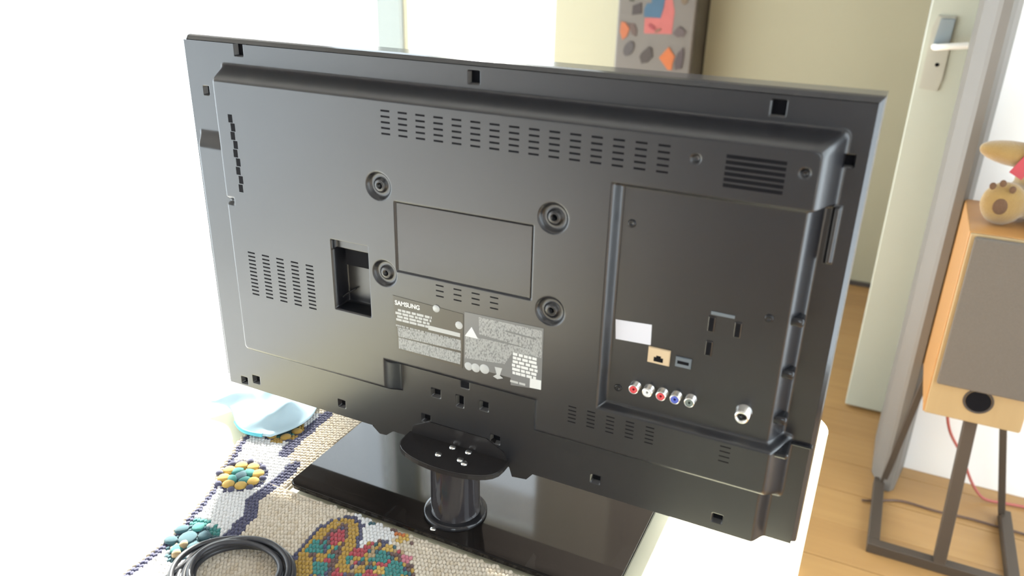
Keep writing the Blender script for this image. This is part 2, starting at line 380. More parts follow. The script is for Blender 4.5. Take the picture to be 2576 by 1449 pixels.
# raised middle with the notch above the stand
top = (1.1985-GZ)/.0145
rgt = (-.0290-GX)/.017
lft = (GX+.693)/.022
def notch(x, z):
    side_l = (-.4470-x)/.020; side_r = (x+.2970)/.020
    base = (z-.8375)/.024
    upn = (z-.8740)/.024
    a = np.maximum(side_l, side_r)                   # >1 left or right of the notch
    inn = np.maximum(upn, a)
    return np.minimum(base, inn)
bot = notch(GX, GZ)
r = smin(smin(top, rgt, .5), smin(lft, bot, .25), .25)
hp_ = .035*ss(r)
h = np.maximum(hf, .012+hp_); h = np.maximum(h, np.maximum(hf, .012+hb))
# connector bay on the right
bay = np.minimum.reduce([(GX+.2145)/.009, (GZ-.9045)/.006, (1.1370-GZ)/.005])
bay_floor = np.where(GX > -.060, .012+.024*ss((-.0375-GX)/.013), .036)
hb2 = h*(1-ss(bay))+np.minimum(h, bay_floor)*ss(bay)
h = np.where(bay > 0, hb2, h)
# ledge beside the bay, upper part
led = np.minimum.reduce([(GZ-1.083)/.002, (1.1345-GZ)/.002, (GX+.0325)/.002, (-.0255-GX)/.002]); h = h+.004*ss(led)
def carve(mask, depth_to): 
    global h
    h = np.where(mask, np.minimum(h, depth_to), h)
HOLES = []
def sq_hole(px, py, hh, wpx=.0052, hpx=.0055, rot=0.):
    p = tv(px, py, hh); HOLES.append((p.x, p.z, wpx, hpx, hh)); carve((abs(GX-p.x) < wpx) & (abs(GZ-p.z) < hpx), hh-.007)
for q in ((600, 125), (1192, 195), (1958, 272)): sq_hole(*q, .012, .0058, .0062)
for q in ((520, 228), (2137, 405)): sq_hole(*q, .012, .004, .005)
for q in ((645, 955), (616, 957), (860, 1015), (1097, 990), (1218, 1022), (1072, 1052), (1246, 1106), (1498, 1206), (1803, 1304)): sq_hole(*q, .027, .0052, .0050)
sq_hole(1163, 970, .033, .0050, .0062); sq_hole(1157, 1010, .027, .0042, .0072)
# VESA dimples
BOSS = [tv(952, 468), tv(968, 688), tv(1392, 549), tv(1384, 783)]
for p in BOSS:
    d = np.sqrt((GX-p.x)**2+(GZ-p.z)**2)
    h = h-.0045*ss((.0155-d)/.004)+.003*ss((.0085-d)/.003)
    h = np.where(d < .0042, h-.009, h)
# screw dimple
for q in ((2025, 436), (1750, 400)):
    p = tv(*q); d = np.sqrt((GX-p.x)**2+(GZ-p.z)**2); h = h-.003*ss((.0045-d)/.002)
# shallow square panel in the middle
sqm = np.minimum.reduce([(GX+.4445), (-.2875-GX), (GZ-1.0065), (1.0845-GZ)])/.0015
h = h-.0016*ss(sqm)
# mains socket pocket
pk = np.minimum.reduce([(GX+.5285), (-.4800-GX), (GZ-.9450), (1.0285-GZ)])/.002
h = h-.024*ss(pk)*np.where(GZ > 1.016, .35, 1)
# finger recess at the left edge
fr = np.minimum.reduce([(GX+.6905)/.003, (-.6610-GX)/.006, (GZ-1.045)/.004, (1.056-GZ)/.008]); h = h-.006*ss(fr)
P = np.stack([GX, TVY-h, GZ], -1)
cover = link('back_cover', grid_mesh('back_cover', P), M['tv_plastic'], TV, True)
# bezel: chamfered ring that closes the housing towards the screen
bm = bmesh.new()
loops = []
for ins, yy in ((.0045, TVY-.008), (.0010, TVY-.002), (0, TVY+.002), (0, TVY+.030), (.004, TVY+.034), (.030, TVY+.034), (.030, TVY+.030)):
    loops.append([bm.verts.new((a, yy, c)) for a, c in ((X0+ins, Z0+ins), (X1-ins, Z0+ins), (X1-ins, Z1-ins), (X0+ins, Z1-ins))])
for a, b_ in zip(loops, loops[1:]):
    for k in range(4): bm.faces.new((a[k], a[(k+1) % 4], b_[(k+1) % 4], b_[k]))
link('bezel', bm_done(bm, 'bezel'), M['tv_bezel'], TV)
box('screen', (X0+.028, TVY+.026, Z0+.028), (X1-.028, TVY+.030, Z1-.028), M['screen'], TV)
for (x_, z_, a_, b_, hh) in HOLES:
    o = box('screw_hole', (x_-a_, TVY-hh+.0062, z_-b_), (x_+a_, TVY-hh+.0085, z_+b_), M['hole'], TV)
for p in BOSS:
    lathe('mounting_hole', [(0, .0075), (.0036, .0075), (.0036, .001), (.0046, .001), (.0046, 0)][::-1] and [(.0036, 0), (.0050, 0), (.0056, -.0004), (.0056, -.001)], (p.x, p.y+.0014, p.z), (0, -1, 0), M['tv_gloss'], TV, 20)
    lathe('hole_bottom', [(0, .0001), (.0042, .0001)], (p.x, p.y+.0085, p.z), (0, -1, 0), M['hole'], TV, 16)
# vents: dark louvre slots
slot_me = {}
def slot(x, z, hh, a=.0052, b_=.0014, name='vent_slot'):
    key = (round(a, 4), round(b_, 4))
    if key not in slot_me:
        bm = bmesh.new(); bx(bm, (-a, -.00012, -b_), (a, .0012, b_), .0008, 1); me = bm_done(bm, 'vent_slot'); me.materials.append(M['hole']); slot_me[key] = me
    o = bpy.data.objects.new(name, slot_me[key]); C.objects.link(o); o.parent = TV
    o.matrix_parent_inverse = Matrix.Translation(-Vector(TV.location)); o.location = (x, TVY-hh, z)
    return o
def slot_block(pa, pb, pc, nc, nr, a=.0052, b_=.0014, hh=.047, skip=()):
    xa, xb = tv(*pa, hh).x, tv(*pb, hh).x; za, zb = tv(*pa, hh).z, tv(*pc, hh).z
    for i in range(nc):
        if i in skip: continue
        for j in range(nr): slot(xa+(xb-xa)*i/max(1, nc-1), za+(zb-za)*j/max(1, nr-1), hh, a, b_)
slot_block((968, 279), (1668, 405), (970, 337), 15, 5, .0058, .0015)
slot_block((632, 636), (779, 680), (647, 741), 5, 12, .0058, .0015)
slot_block((1106, 719), (1243, 755), (1108, 746), 4, 3, .0052, .0013)
slot_block((1440, 1024), (1635, 1080), (1440, 1062), 5, 5, .0048, .0012)
slot_block((1825, 1125), (1825, 1125), (1822, 1162), 1, 4, .0055, .0012)
slot_block((1903, 402), (1903, 402), (1896, 476), 1, 6, .0245, .0021)
for k in range(9):      # small louvres down the left slope
    p = tv(579+3.4*k, 298+22*k, .047); slot(p.x+.002*(k % 2), p.z, .047, .0036, .0050)
# glossy middle panel, labels
box('centre_panel', (-.4425, TVY-.0462, 1.0080), (-.2895, TVY-.0450, 1.0830), M['tv_gloss'], TV, bev=.0006)
yl = TVY-.0471
def flat(name, pts, m, parent, y0=yl, t=.0003, hh=.047):
    return prism_y(name, [(tv(*q, hh).x, tv(*q, hh).z) for q in pts], y0, y0-t, m, parent)
lb = flat('rating_label', [(988, 742), (1166, 790), (1164, 925), (1003, 879)], M['label_black'], TV)
L0 = tv(990, 765); lz = tv(990, 745).z
yt = yl-.0003
text_mesh('brand_lettering', 'SAMSUNG', .0072, (tv(994, 765).x, yt, tv(994, 765).z), M['print_bright'], lb, bold=.0002, sx=.95)
def bars(parent, x0, x1, z0, z1, n, m, gaps=.35, name='print_line', jag=0.0):
    bm = bmesh.new(); dz = (z0-z1)/n
    for k in range(n):
        za = z0-k*dz; x = x0+random.uniform(0, jag)
        while x < x1:
            L = random.uniform(.003, .009); xe = min(x+L, x1-random.uniform(0, jag))
            if xe-x > .001: bx(bm, (x, yt-.00012, za-dz*.72), (xe, yt, za))
            x = xe+random.uniform(.0006, .0016)
            if xe >= x1-jag: break
    return link(name, bm_done(bm, name), m, parent)
q = lambda px, py: tv(px, py)
xa = q(995, 775).x
bars(lb, xa, q(1090, 800).x, q(1000, 776).z, q(1000, 808).z, 4, M['print_white'], jag=.004)
bars(lb, xa, q(1160, 850).x, q(1000, 816).z, q(1000, 822).z, 1, M['small_print'])
flat('print_block', [(1000, 822), (1160, 858), (1160, 882), (1003, 846)], M['small_print'], lb, yt, .0001)
flat('print_block', [(1003, 848), (1160, 888), (1158, 916), (1004, 876)], M['small_print'], lb, yt, .0001)
flat('print_block', [(1078, 818), (1158, 838), (1158, 848), (1078, 829)], M['print_white'], lb, yt, .0001)
p = q(1155, 818); lathe('recycling_mark', [(0, .0004), (.0040, .0004), (.0045, 0)], (p.x, yt, p.z), (0, -1, 0), M['print_white'], lb, 10)
p = q(1098, 776); lathe('oval_mark', [(0, .0003), (.0042, .0003), (.0042, 0)], (p.x, yt, p.z), (0, -1, 0), M['print_white'], lb, 16)
wl = flat('warning_label', [(1169, 784), (1368, 826), (1362, 980), (1285, 968), (1285, 950), (1168, 918)], M['label_grey'], TV)
flat('print_block', [(1205, 797), (1364, 832), (1363, 886), (1206, 840)], M['small_print'], wl, yt, .0001)
flat('print_block', [(1172, 842), (1364, 884), (1362, 900), (1290, 886), (1270, 915), (1170, 900)], M['small_print'], wl, yt-.0001, .0001)
flat('triangle_mark', [(1187, 822), (1203, 852), (1170, 844)], M['print_bright'], wl, yt, .0003)
flat('print_line', [(1272, 830), (1350, 851), (1350, 855), (1272, 834)], M['label_grey'], wl, yt-.0002, .0001)
for i, (px, py) in enumerate(((1179, 921), (1197, 925), (1219, 928))):
    p = q(px, py); lathe('approval_mark', [(0, .0005), (.0042+.0004*i, .0005), (.0048+.0004*i, 0)], (p.x, yt, p.z), (0, -1, 0), M['print_white'], wl, 20)
flat('bin_mark', [(1245, 922), (1264, 926), (1258, 944), (1266, 951), (1252, 953), (1241, 946), (1250, 941)], M['print_white'], wl, yt, .0003)
bars(wl, q(1288, 920).x, q(1354, 920).x, q(1300, 888).z, q(1300, 945).z, 6, M['print_bright'], jag=.002)
bars(wl, q(1284, 960).x, q(1326, 960).x, q(1284, 955).z, q(1284, 962).z, 1, M['print_white'])
flat('square_mark', [(1334, 951), (1362, 957), (1361, 980), (1333, 974)], M['print_bright'], wl, yt, .0003)
# connector bay
HB = .036; yb = TVY-HB
bv = lambda px, py: tv(px, py, HB)
prism_y('white_sticker', [(bv(*p_).x, bv(*p_).z) for p_ in ((1549, 803), (1640, 817), (1637, 868), (1549, 852))], yb, yb-.0003, M['sticker'], TV)['label'] = 'white blank sticker'
a_, b2 = bv(1633, 872), bv(1684, 918)
e1 = prism_y('network_port', [(a_.x, b2.z-.001), (b2.x, b2.z-.001), (b2.x, a_.z+.001), (a_.x, a_.z+.001)], yb, yb-.0022, M['port_beige'], TV, bev=.0006)
xm = (a_.x+b2.x)/2; zb = b2.z
prism_y('port_opening', [(xm-.0045, zb+.0015), (xm+.0045, zb+.0015), (xm+.0045, zb+.006), (xm+.0022, zb+.006), (xm+.0022, zb+.0078), (xm-.0022, zb+.0078), (xm-.0022, zb+.006), (xm-.0045, zb+.006)], yb-.0022, yb-.0024, M['hole'], e1)
a_, b2 = bv(1701, 897), bv(1738, 926)
e2 = prism_y('usb_port', [(a_.x, b2.z-.001), (b2.x, b2.z-.001), (b2.x, a_.z+.001), (a_.x, a_.z+.001)], yb, yb-.0018, M['port_grey'], TV, bev=.0006)
prism_y('port_opening', [(a_.x+.002, (a_.z+b2.z)/2-.0016), (b2.x-.002, (a_.z+b2.z)/2-.0016), (b2.x-.002, (a_.z+b2.z)/2+.0016), (a_.x+.002, (a_.z+b2.z)/2+.0016)], yb-.0018, yb-.002, M['hole'], e2)
for (px, py) in ((1790, 815), (1856, 830), (1783, 876)):
    c_ = bv(px, py)
    o = box('display_port', (c_.x-.0034, yb-.0012, c_.z-.0078), (c_.x+.0034, yb+.001, c_.z+.0078), M['tv_gloss'], TV, bev=.001)
    box('port_opening', (c_.x-.0021, yb-.0014, c_.z-.0064), (c_.x+.0021, yb-.001, c_.z+.0064), M['hole'], o)
for px, py, cm in ((1600, 970, 'rca_red'), (1634, 978, 'rca_white'), (1668, 987, 'rca_red'), (1703, 995, 'rca_blue'), (1739, 1003, 'rca_green')):
    c_ = bv(px, py)
    o = lathe('audio_socket', [(.0056, 0), (.0056, .001), (.0050, .0014), (.0050, .0085), (.0044, .0090), (.0040, .0090), (.0040, .003)], (c_.x, yb, c_.z), (0, -1, 0), M['steel'], TV, 24)
    lathe('socket_ring', [(.0014, .006), (.0014, .0088), (.0040, .0088), (.0040, .004)], (c_.x, yb, c_.z), (0, -1, 0), M[cm], o, 20)
c_ = bv(1872, 1034)
o = lathe('antenna_socket', [(.0078, 0), (.0078, .002), (.0066, .003), (.0066, .0125), (.0056, .0132), (.0047, .0132), (.0047, .004)], (c_.x, yb, c_.z), (0, -1, 0), M['steel'], TV, 28)
lathe('socket_pin', [(.0047, .004), (.0012, .0045), (.0012, .011), (0, .0112)], (c_.x, yb, c_.z), (0, -1, 0), M['tv_gloss'], o, 16)
for px, py, hh in ((1590, 562, HB), (1935, 801, HB), (1555, 975, HB), (2028, 438, .0445)):
    c_ = tv(px, py, hh)
    lathe('screw', [(0, .0004), (.0012, .0006), (.0030, .0016), (.0037, .0010), (.0040, 0)], (c_.x, TVY-hh, c_.z), (0, -1, 0), M['tv_bezel'], TV, 16)
# legend panels and ridges moulded in the bay
box('legend_strip', (bv(1790, 780).x, yb-.0007, bv(1790, 790).z), (bv(1850, 790).x, yb+.001, bv(1790, 782).z), M['port_grey'], TV)
for px, py in ((1990, 806), (1966, 937), (1948, 1052), (1940, 1128)):
    c_ = tv(px, py, .03)
    box('side_socket', (c_.x-.007, TVY-.0335, c_.z-.0042), (c_.x+.011, TVY-.018, c_.z+.0042), M['tv_bezel'], TV, bev=.0022, smooth=True)
box('side_rib', (-.062, TVY-.0405, .8985), (-.030, TVY-.012, .9045), M['tv_bezel'], TV, bev=.002)
box('side_rib', (-.030, TVY-.016, .9010), (-.0115, TVY-.009, .9030), M['tv_bezel'], TV, bev=.0006)
# mains socket inside the pocket
box('mains_socket', (-.520, TVY-.034, .9955), (-.489, TVY-.022, 1.0150), M['hole'], TV, bev=.001)
tube('cable_hook', [(tv(848, 778, .03).x, TVY-.040, tv(848, 778, .03).z), (tv(858, 762, .03).x, TVY-.036, tv(858, 762).z), (tv(868, 742).x, TVY-.026, tv(868, 742).z)], .0011, M['tv_bezel'], TV)
# two feet of the housing left and right of the neck
for pts in (((940, 1068), (1000, 1078), (975, 1092), (958, 1088)), ((1282, 1168), (1352, 1182), (1326, 1203), (1290, 1196))):
    P_ = [(tv(*q_, .024).x, tv(*q_, .024).z) for q_ in pts]
    prism_y('housing_tab', P_, TVY+.004, TVY-.0265, M['tv_plastic'], TV)
# stand: bracket, neck, collar and glass base
NXC, NYC = -.379, .665
br = [(-.4480, .684)]
for k in range(0, 17):
    t = k/16; a = math.pi*(1-t)
    br.append((-.3825+.0655*math.cos(a), .664-.034*math.sin(a)**.8))
br.append((-.3170, .684))
brk = prism_z('stand_bracket', br, .788, .795, M['tv_gloss'], TV, bev=.001)
prism_y('bracket_back', [(-.4480, .790), (-.3170, .790), (-.322, .806), (-.345, .818), (-.42, .818), (-.443, .806)], TVY-.020, TVY-.0282, M['tv_gloss'], TV, bev=.0015)
for px, py in ((1103, 1143), (1142, 1122), (1182, 1134), (1158, 1157), (1168, 1166)):
    c_ = at_z(px, py, .795)
    lathe('bracket_screw', [(0, .0018), (.0034, .0014), (.0040, 0)], (c_.x, min(c_.y, .672), .795), (0, 0, 1), M['steel'], TV, 14)
ZB = .713
lathe('stand_neck', [(.0300, ZB+.004), (.0285, ZB+.012), (.0285, .788)], (NXC, NYC, 0), (0, 0, 1), M['neck_plastic'], TV, 48)
lathe('neck_collar', [(.0372, ZB), (.0372, ZB+.003), (.0355, ZB+.0048), (.0300, ZB+.0052)], (NXC, NYC, 0), (0, 0, 1), M['steel'] if False else M['tv_bezel'], TV, 48)
base = prism_z('stand_base', rrect(-.5885, -.1685, .617, .835, .012), ZB-.008, ZB, M['glass_black'], TV, bev=.0015)
c_ = at_z(1090, 1330, ZB); lathe('base_screw', [(0, .001), (.003, .0008), (.0035, 0)], (c_.x, c_.y, ZB), (0, 0, 1), M['steel'], TV, 12)
for fx, fy in ((-.19, .64), (-.19, .81), (-.55, .81), (-.555, .64)):
    lathe('rubber_foot', [(.009, ZT if fx > -.3 or fy > .7 else ZT+.004), (.009, ZB-.008)], (fx, fy, 0), (0, 0, 1), M['hole'], TV, 14)

# ------------------------------------------------------------------ crocheted blanket
YCOL = {'white': (.90, .90, .90), 'cream': (.80, .70, .56), 'cream2': (.72, .61, .46), 'navy': (.085, .085, .16), 'teal': (.05, .27, .25), 'dteal': (.05, .13, .16),
        'yellow': (.68, .44, .10), 'ochre': (.52, .32, .06), 'red': (.48, .07, .09), 'pink': (.66, .22, .28), 'orange': (.66, .20, .05), 'brown': (.16, .09, .08), 'tan': (.50, .36, .20)}
names = list(YCOL); NI = {n_: i for i, n_ in enumerate(names)}
ymats = [mat('yarn_'+n_, YCOL[n_], .95, noise=tuple(c*.82 for c in YCOL[n_]), nscale=900, bump=.6, bscale=2500, sheen=.2) for n_ in names]
T2 = lambda px, py: Vector(at_z(px, py, .706).xy)
def inpoly(p, poly):
    c = False; j = len(poly)-1
    for i in range(len(poly)):
        a, b_ = poly[i], poly[j]
        if (a[1] > p[1]) != (b_[1] > p[1]) and p[0] < (b_[0]-a[0])*(p[1]-a[1])/(b_[1]-a[1])+a[0]: c = not c
        j = i
    return c
def dseg(p, a, b_):
    ab = b_-a; t = max(0, min(1, (p-a).dot(ab)/ab.length_squared)); return (a+ab*t-p).length
def dpoly(p, pl): return min(dseg(p, pl[i], pl[i+1]) for i in range(len(pl)-1))
PL = lambda *q_: [T2(*a) for a in q_]
navy_out = PL((660, 1040), (620, 1090), (560, 1178), (520, 1250), (440, 1340), (300, 1449), (180, 1560))
navy_in = PL((840, 1020), (790, 1065), (740, 1110), (717, 1135))
navy_in2 = PL((742, 1165), (700, 1205), (640, 1250), (632, 1290), (580, 1345), (520, 1385), (440, 1449), (330, 1560))
strip = [*navy_out, *PL((400, 1560), (450, 1449), (520, 1380), (575, 1346), (630, 1294), (640, 1245), (735, 1165), (717, 1122), (816, 1035))]
edge_strip = PL((727, 1125), (885, 985), (980, 900))
FL1 = T2(606, 1194); FL2 = T2(472, 1353); FL3 = T2(712, 1078)
arch = PL((730, 1449), (735, 1394), (780, 1350), (816, 1325), (850, 1305), (892, 1297), (916, 1325), (906, 1375), (880, 1420), (870, 1480), (730, 1560))
arch_in = PL((850, 1375), (860, 1345), (872, 1340), (862, 1375), (845, 1385))
multi = PL((870, 1449), (885, 1400), (920, 1370), (960, 1362), (1000, 1380), (1030, 1400), (1045, 1449), (1080, 1560), (740, 1560), (760, 1449))
blobs = [((847, 1360), 20, 'red'), ((862, 1345), 10, 'red'), ((792, 1378), 20, 'teal'), ((775, 1405), 16, 'ochre'), ((770, 1432), 18, 'ochre'), ((806, 1398), 14, 'ochre'), ((825, 1408), 13, 'red'), ((800, 1425), 22, 'teal'),
         ((899, 1392), 18, 'red'), ((915, 1385), 12, 'red'), ((935, 1398), 14, 'tan'), ((958, 1404), 22, 'teal'), ((978, 1384), 15, 'yellow'), ((968, 1370), 10, 'navy'), ((1020, 1402), 15, 'pink'), ((992, 1432), 26, 'teal'),
         ((870, 1430), 16, 'ochre'), ((845, 1440), 16, 'red'), ((905, 1432), 14, 'ochre'), ((925, 1445), 14, 'red'), ((955, 1440), 14, 'yellow'), ((880, 1405), 12, 'teal'), ((905, 1450), 14, 'teal'), ((860, 1400), 12, 'ochre'),
         ((1009, 1340), 16, 'orange'), ((990, 1330), 12, 'brown'), ((1022, 1350), 12, 'yellow'), ((978, 1322), 12, 'dteal'), ((1003, 1356), 10, 'yellow'), ((1035, 1365), 10, 'brown'), ((935, 1318), 10, 'dteal'), ((955, 1315), 8, 'dteal')]
SCL = 1/1900.
BL = [(T2(*c), r_*SCL*.80, n_) for c, r_, n_ in blobs]
u_d = (T2(700, 1050)-T2(520, 1300)).normalized()       # direction of the strip
v_d = Vector((u_d.y, -u_d.x))
def petals(c, R_, n, ph=0): return [(c+(u_d*math.cos(ph+2*math.pi*k/n)+v_d*math.sin(ph+2*math.pi*k/n))*R_) for k in range(n)]
def colour(p):
    if inpoly(p, strip):
        d_o = dpoly(p, navy_out)
        if d_o < .0068: return 'navy'
        for c, tp in ((FL1, 1), (FL2, 2), (FL3, 3)):
            r_ = (p-c).length
            a = math.atan2((p-c).dot(v_d), (p-c).dot(u_d))
            if r_ < .034:
                if tp == 1:
                    if r_ < .008: return 'dteal'
                    if r_ < .0145: return 'teal' if math.cos(4*a) > -.2 else 'yellow'
                    if r_ < .0245: return 'yellow' if math.cos(8*a) > -.75 else 'navy'
                    if math.cos(8*a) < -.1 and r_ < .032: return 'navy'
                elif tp == 2:
                    if r_ < .024: return 'dteal' if (math.cos(5*a) < .92 or r_ < .008) else 'tan'
                    if r_ < .040 and math.cos(6*a) > -.6: return 'teal' if math.cos(a) > .3 else 'dteal'
                else:
                    if r_ < .014: return 'dteal'
                    if r_ < .020: return 'teal' if math.cos(4*a) > .2 else 'dteal'
                    if r_ < .029: return 'ochre' if math.cos(6*a) > -.2 else 'navy'
        if min(dpoly(p, navy_in), dpoly(p, navy_in2)) < .009: return 'navy'
        return 'white'
    if min(dpoly(p, navy_in), dpoly(p, navy_in2)) < .0075: return 'navy'
    for c, r_, n_ in BL:
        if (p-c).length < r_: return n_
    if inpoly(p, arch):
        d_ = dpoly(p, arch)
        if d_ < .0045: return 'navy'
        if d_ < .016: return 'ochre'
        return 'brown' if d_ < .021 else random.choice(['teal', 'navy', 'ochre', 'brown'])
    if inpoly(p, multi): return random.choice(['dteal', 'navy', 'teal', 'brown', 'tan', 'red', 'ochre'])
    da = dpoly(p, arch)
    if p[0] > arch[5][0] and da < .035: return 'white'
    return random.choice(['cream', 'cream', 'cream', 'cream2'])
right_edge = lambda y: -.195+.02*math.sin(y*14)
def blanket_back(x):             # far border of the blanket as a function of x
    if x < -.592: return .905
    if x < -.515: return .6165
    t = (x+.515)/.32
    return .6162+.0006*math.sin(x*60)-.02*max(0, t-.75)
def bz(x, y):
    z = ZT+.0064+.0011*math.sin(x*31+y*17)+.0010*math.sin(x*13-y*41)
    z += .006*math.exp(-((x+.50)**2/.004+(y-.575)**2/.0012))
    z += .005*math.exp(-(((x+.36)+(y-.47)*.5)**2/.0009))*max(0, min(1, (.62-y)*12))
    return min(z, ZB-.0045) if y > .59 else z
left_edge = lambda y: np.interp(y, [p_[1] for p_ in navy_out[::-1]], [p_[0] for p_ in navy_out[::-1]])-.006
bk = thing('crocheted_blanket', 'crocheted wool blanket with flower squares and cream ribbing spread on the table', 'blanket', (-.5, .4, ZT))
NXB, NYB = 150, 200
Pb = np.zeros((NYB, NXB, 3))
ybv = np.linspace(.12, .905, NYB)
for j, yv in enumerate(ybv):
    xl = float(left_edge(yv)); xr = right_edge(yv)
    if yv > .585:
        # right border follows the stand base
        xr = -.592 if yv > .6165 else xr
        if yv <= .6165:
            xx = np.linspace(xl, right_edge(yv), 400); ok = [x_ for x_ in xx if blanket_back(x_) >= yv]; xr = max(ok) if ok else -.592
    if yv > .63: xr = float(np.interp(yv, [.617, .905], [-.5925, -.5925]))
    for i in range(NXB):
        x_ = xl+(xr-xl)*i/(NXB-1); Pb[j, i] = (x_, yv, bz(x_, yv)-.0024)
sheet = link('wool_backing', grid_mesh('wool_backing', Pb), mat('wool_backing', (.62, .54, .44), 1), bk, True)
md = sheet.modifiers.new('thickness', 'SOLIDIFY'); md.thickness = .0015; md.offset = -1
# stitches: real little tufts, gathered into one part
base_t = []
ringn = 6
for k in range(ringn): base_t.append((math.cos(2*math.pi*k/ringn), math.sin(2*math.pi*k/ringn), 0.))
for k in range(ringn): base_t.append((.72*math.cos(2*math.pi*k/ringn), .72*math.sin(2*math.pi*k/ringn), .72))
base_t.append((0, 0, 1.))
base_t = np.array(base_t)
quads = [(k, (k+1) % ringn, ringn+(k+1) % ringn, ringn+k) for k in range(ringn)]
tris = [(ringn+k, ringn+(k+1) % ringn, 2*ringn, 2*ringn) for k in range(ringn)]
VV, QQ, MI = [], [], []
nv = 0
row_d = u_d; col_d = v_d
ang_u = math.atan2(row_d.y, row_d.x)
S_U, S_V = .0058, .0042
ctr = Vector((-.45, .5))
TRIQ = []
for iu in range(-110, 110):
    for iv in range(-130, 130):
        p = ctr+row_d*(iu*S_U)+col_d*((iv+.5*(iu % 2))*S_V)
        if not (.125 < p.y < .9): continue
        if p.x < left_edge(p.y)+.002: continue
        if p.y > blanket_back(p.x)-.0035 or p.x > right_edge(p.y)-.003: continue
        if p.y > .614 and p.x > -.5955: continue
        cn = colour(p)
        sa = ang_u+.35*(1 if iv % 2 else -1)+random.uniform(-.1, .1)
        ca, sn = math.cos(sa), math.sin(sa)
        b_ = base_t.copy()
        b_[:, 0] *= .0043; b_[:, 1] *= .0027; b_[:, 2] *= .0030*random.uniform(.85, 1.1)
        vx = b_[:, 0]*ca-b_[:, 1]*sn+p.x; vy = b_[:, 0]*sn+b_[:, 1]*ca+p.y
        z_ = bz(p.x, p.y)-.0026
        VV.append(np.stack([vx, vy, b_[:, 2]+z_], -1))
        for f_ in quads: QQ.append([nv+i_ for i_ in f_]); MI.append(NI[cn])
        for f_ in tris: TRIQ.append(([nv+i_ for i_ in f_[:3]], NI[cn]))
        nv += len(base_t)
me = bpy.data.meshes.new('crochet_stitches')
me.from_pydata(np.concatenate(VV).tolist(), [], QQ+[t_[0] for t_ in TRIQ])
me.polygons.foreach_set('material_index', np.array(MI+[t_[1] for t_ in TRIQ], np.int32)); me.update()
st = link('crochet_stitches', me, ymats, bk, True); st['kind'] = 'stuff'
# puffy petals of the flower squares
def puff(c, rx, ry, ang, hz, m, name='petal'):
    bm = bmesh.new(); bmesh.ops.create_uvsphere(bm, u_segments=12, v_segments=6, radius=1)
    for v in bm.verts:
        x_, y_, z_ = v.co.x*rx, v.co.y*ry, v.co.z*hz
        v.co = (c[0]+x_*math.cos(ang)-y_*math.sin(ang), c[1]+x_*math.sin(ang)+y_*math.cos(ang), bz(*c)+.0005+z_)
    return link(name, bm_done(bm, name), m, bk, True)
YM = lambda n_: ymats[NI[n_]]
puff(FL1, .010, .008, ang_u, .0026, YM('dteal'), 'flower_centre')
for k, p in enumerate(petals(FL1, .0115, 4, .78)): puff(p, .0085, .0066, ang_u+.78+k*math.pi/2, .0028, YM('teal'))
for k, p in enumerate(petals(FL1, .0205, 8, .39)): puff(p, .0080, .0080, ang_u+.39+k*math.pi/4, .0032, YM('yellow'))
for k, p in enumerate(petals(FL1, .0285, 8, 0)): puff(p, .0050, .0042, ang_u+k*math.pi/4, .0032, YM('navy'), 'flower_knot')
puff(FL2, .012, .010, ang_u, .0024, YM('dteal'), 'flower_centre')
for k, p in enumerate(petals(FL2, .018, 6, .2)): puff(p, .0080, .0070, ang_u+.2+k*math.pi/3, .0026, YM('dteal' if k % 3 else 'teal'))
for p in (T2(462, 1370), T2(443, 1392)): puff(p, .0062, .0048, ang_u, .0048, YM('tan'), 'flower_knot')
puff(FL3, .009, .0075, ang_u, .0034, YM('dteal'), 'flower_centre')
for k, p in enumerate(petals(FL3, .0195, 6, .5)): puff(p, .0078, .0070, ang_u+.5+k*math.pi/3, .0030, YM('ochre'))

# ------------------------------------------------------------------ pale blue cloth behind the left end of the television
nn = 60; PB = np.zeros((nn, nn, 3)); PT = None
for j in range(nn):
    for i in range(nn):
        u, v = i/(nn-1), j/(nn-1)
        x_ = -.812+.135*u+.018*math.sin(v*5); y_ = .715+.165*v-.035*u+.01*math.sin(u*7)
        e = min(u, 1-u, v, 1-v)*5
        z_ = ZT+.0115+min(1, e)*(.014+.010*math.sin(u*8+v*4)*math.cos(v*11-u*5))
        PB[j, i] = (x_, y_, max(z_, ZT+.0112 if x_ > -.752 else ZT+.002))
bl = link('folded_cloth', grid_mesh('folded_cloth', PB), M['cloth_blue'], None, True)
md = bl.modifiers.new('thickness', 'SOLIDIFY'); md.thickness = .002; md.offset = 1
tag(bl, 'crumpled pale blue cloth lying at the left end of the television', 'cloth')
eg = tube('teal_hem', [(PB[0, i][0], PB[0, i][1], PB[0, i][2]+.001) for i in range(30, 56, 3)], .0028, M['cloth_teal'], bl); eg['label'] = 'bright teal hem'

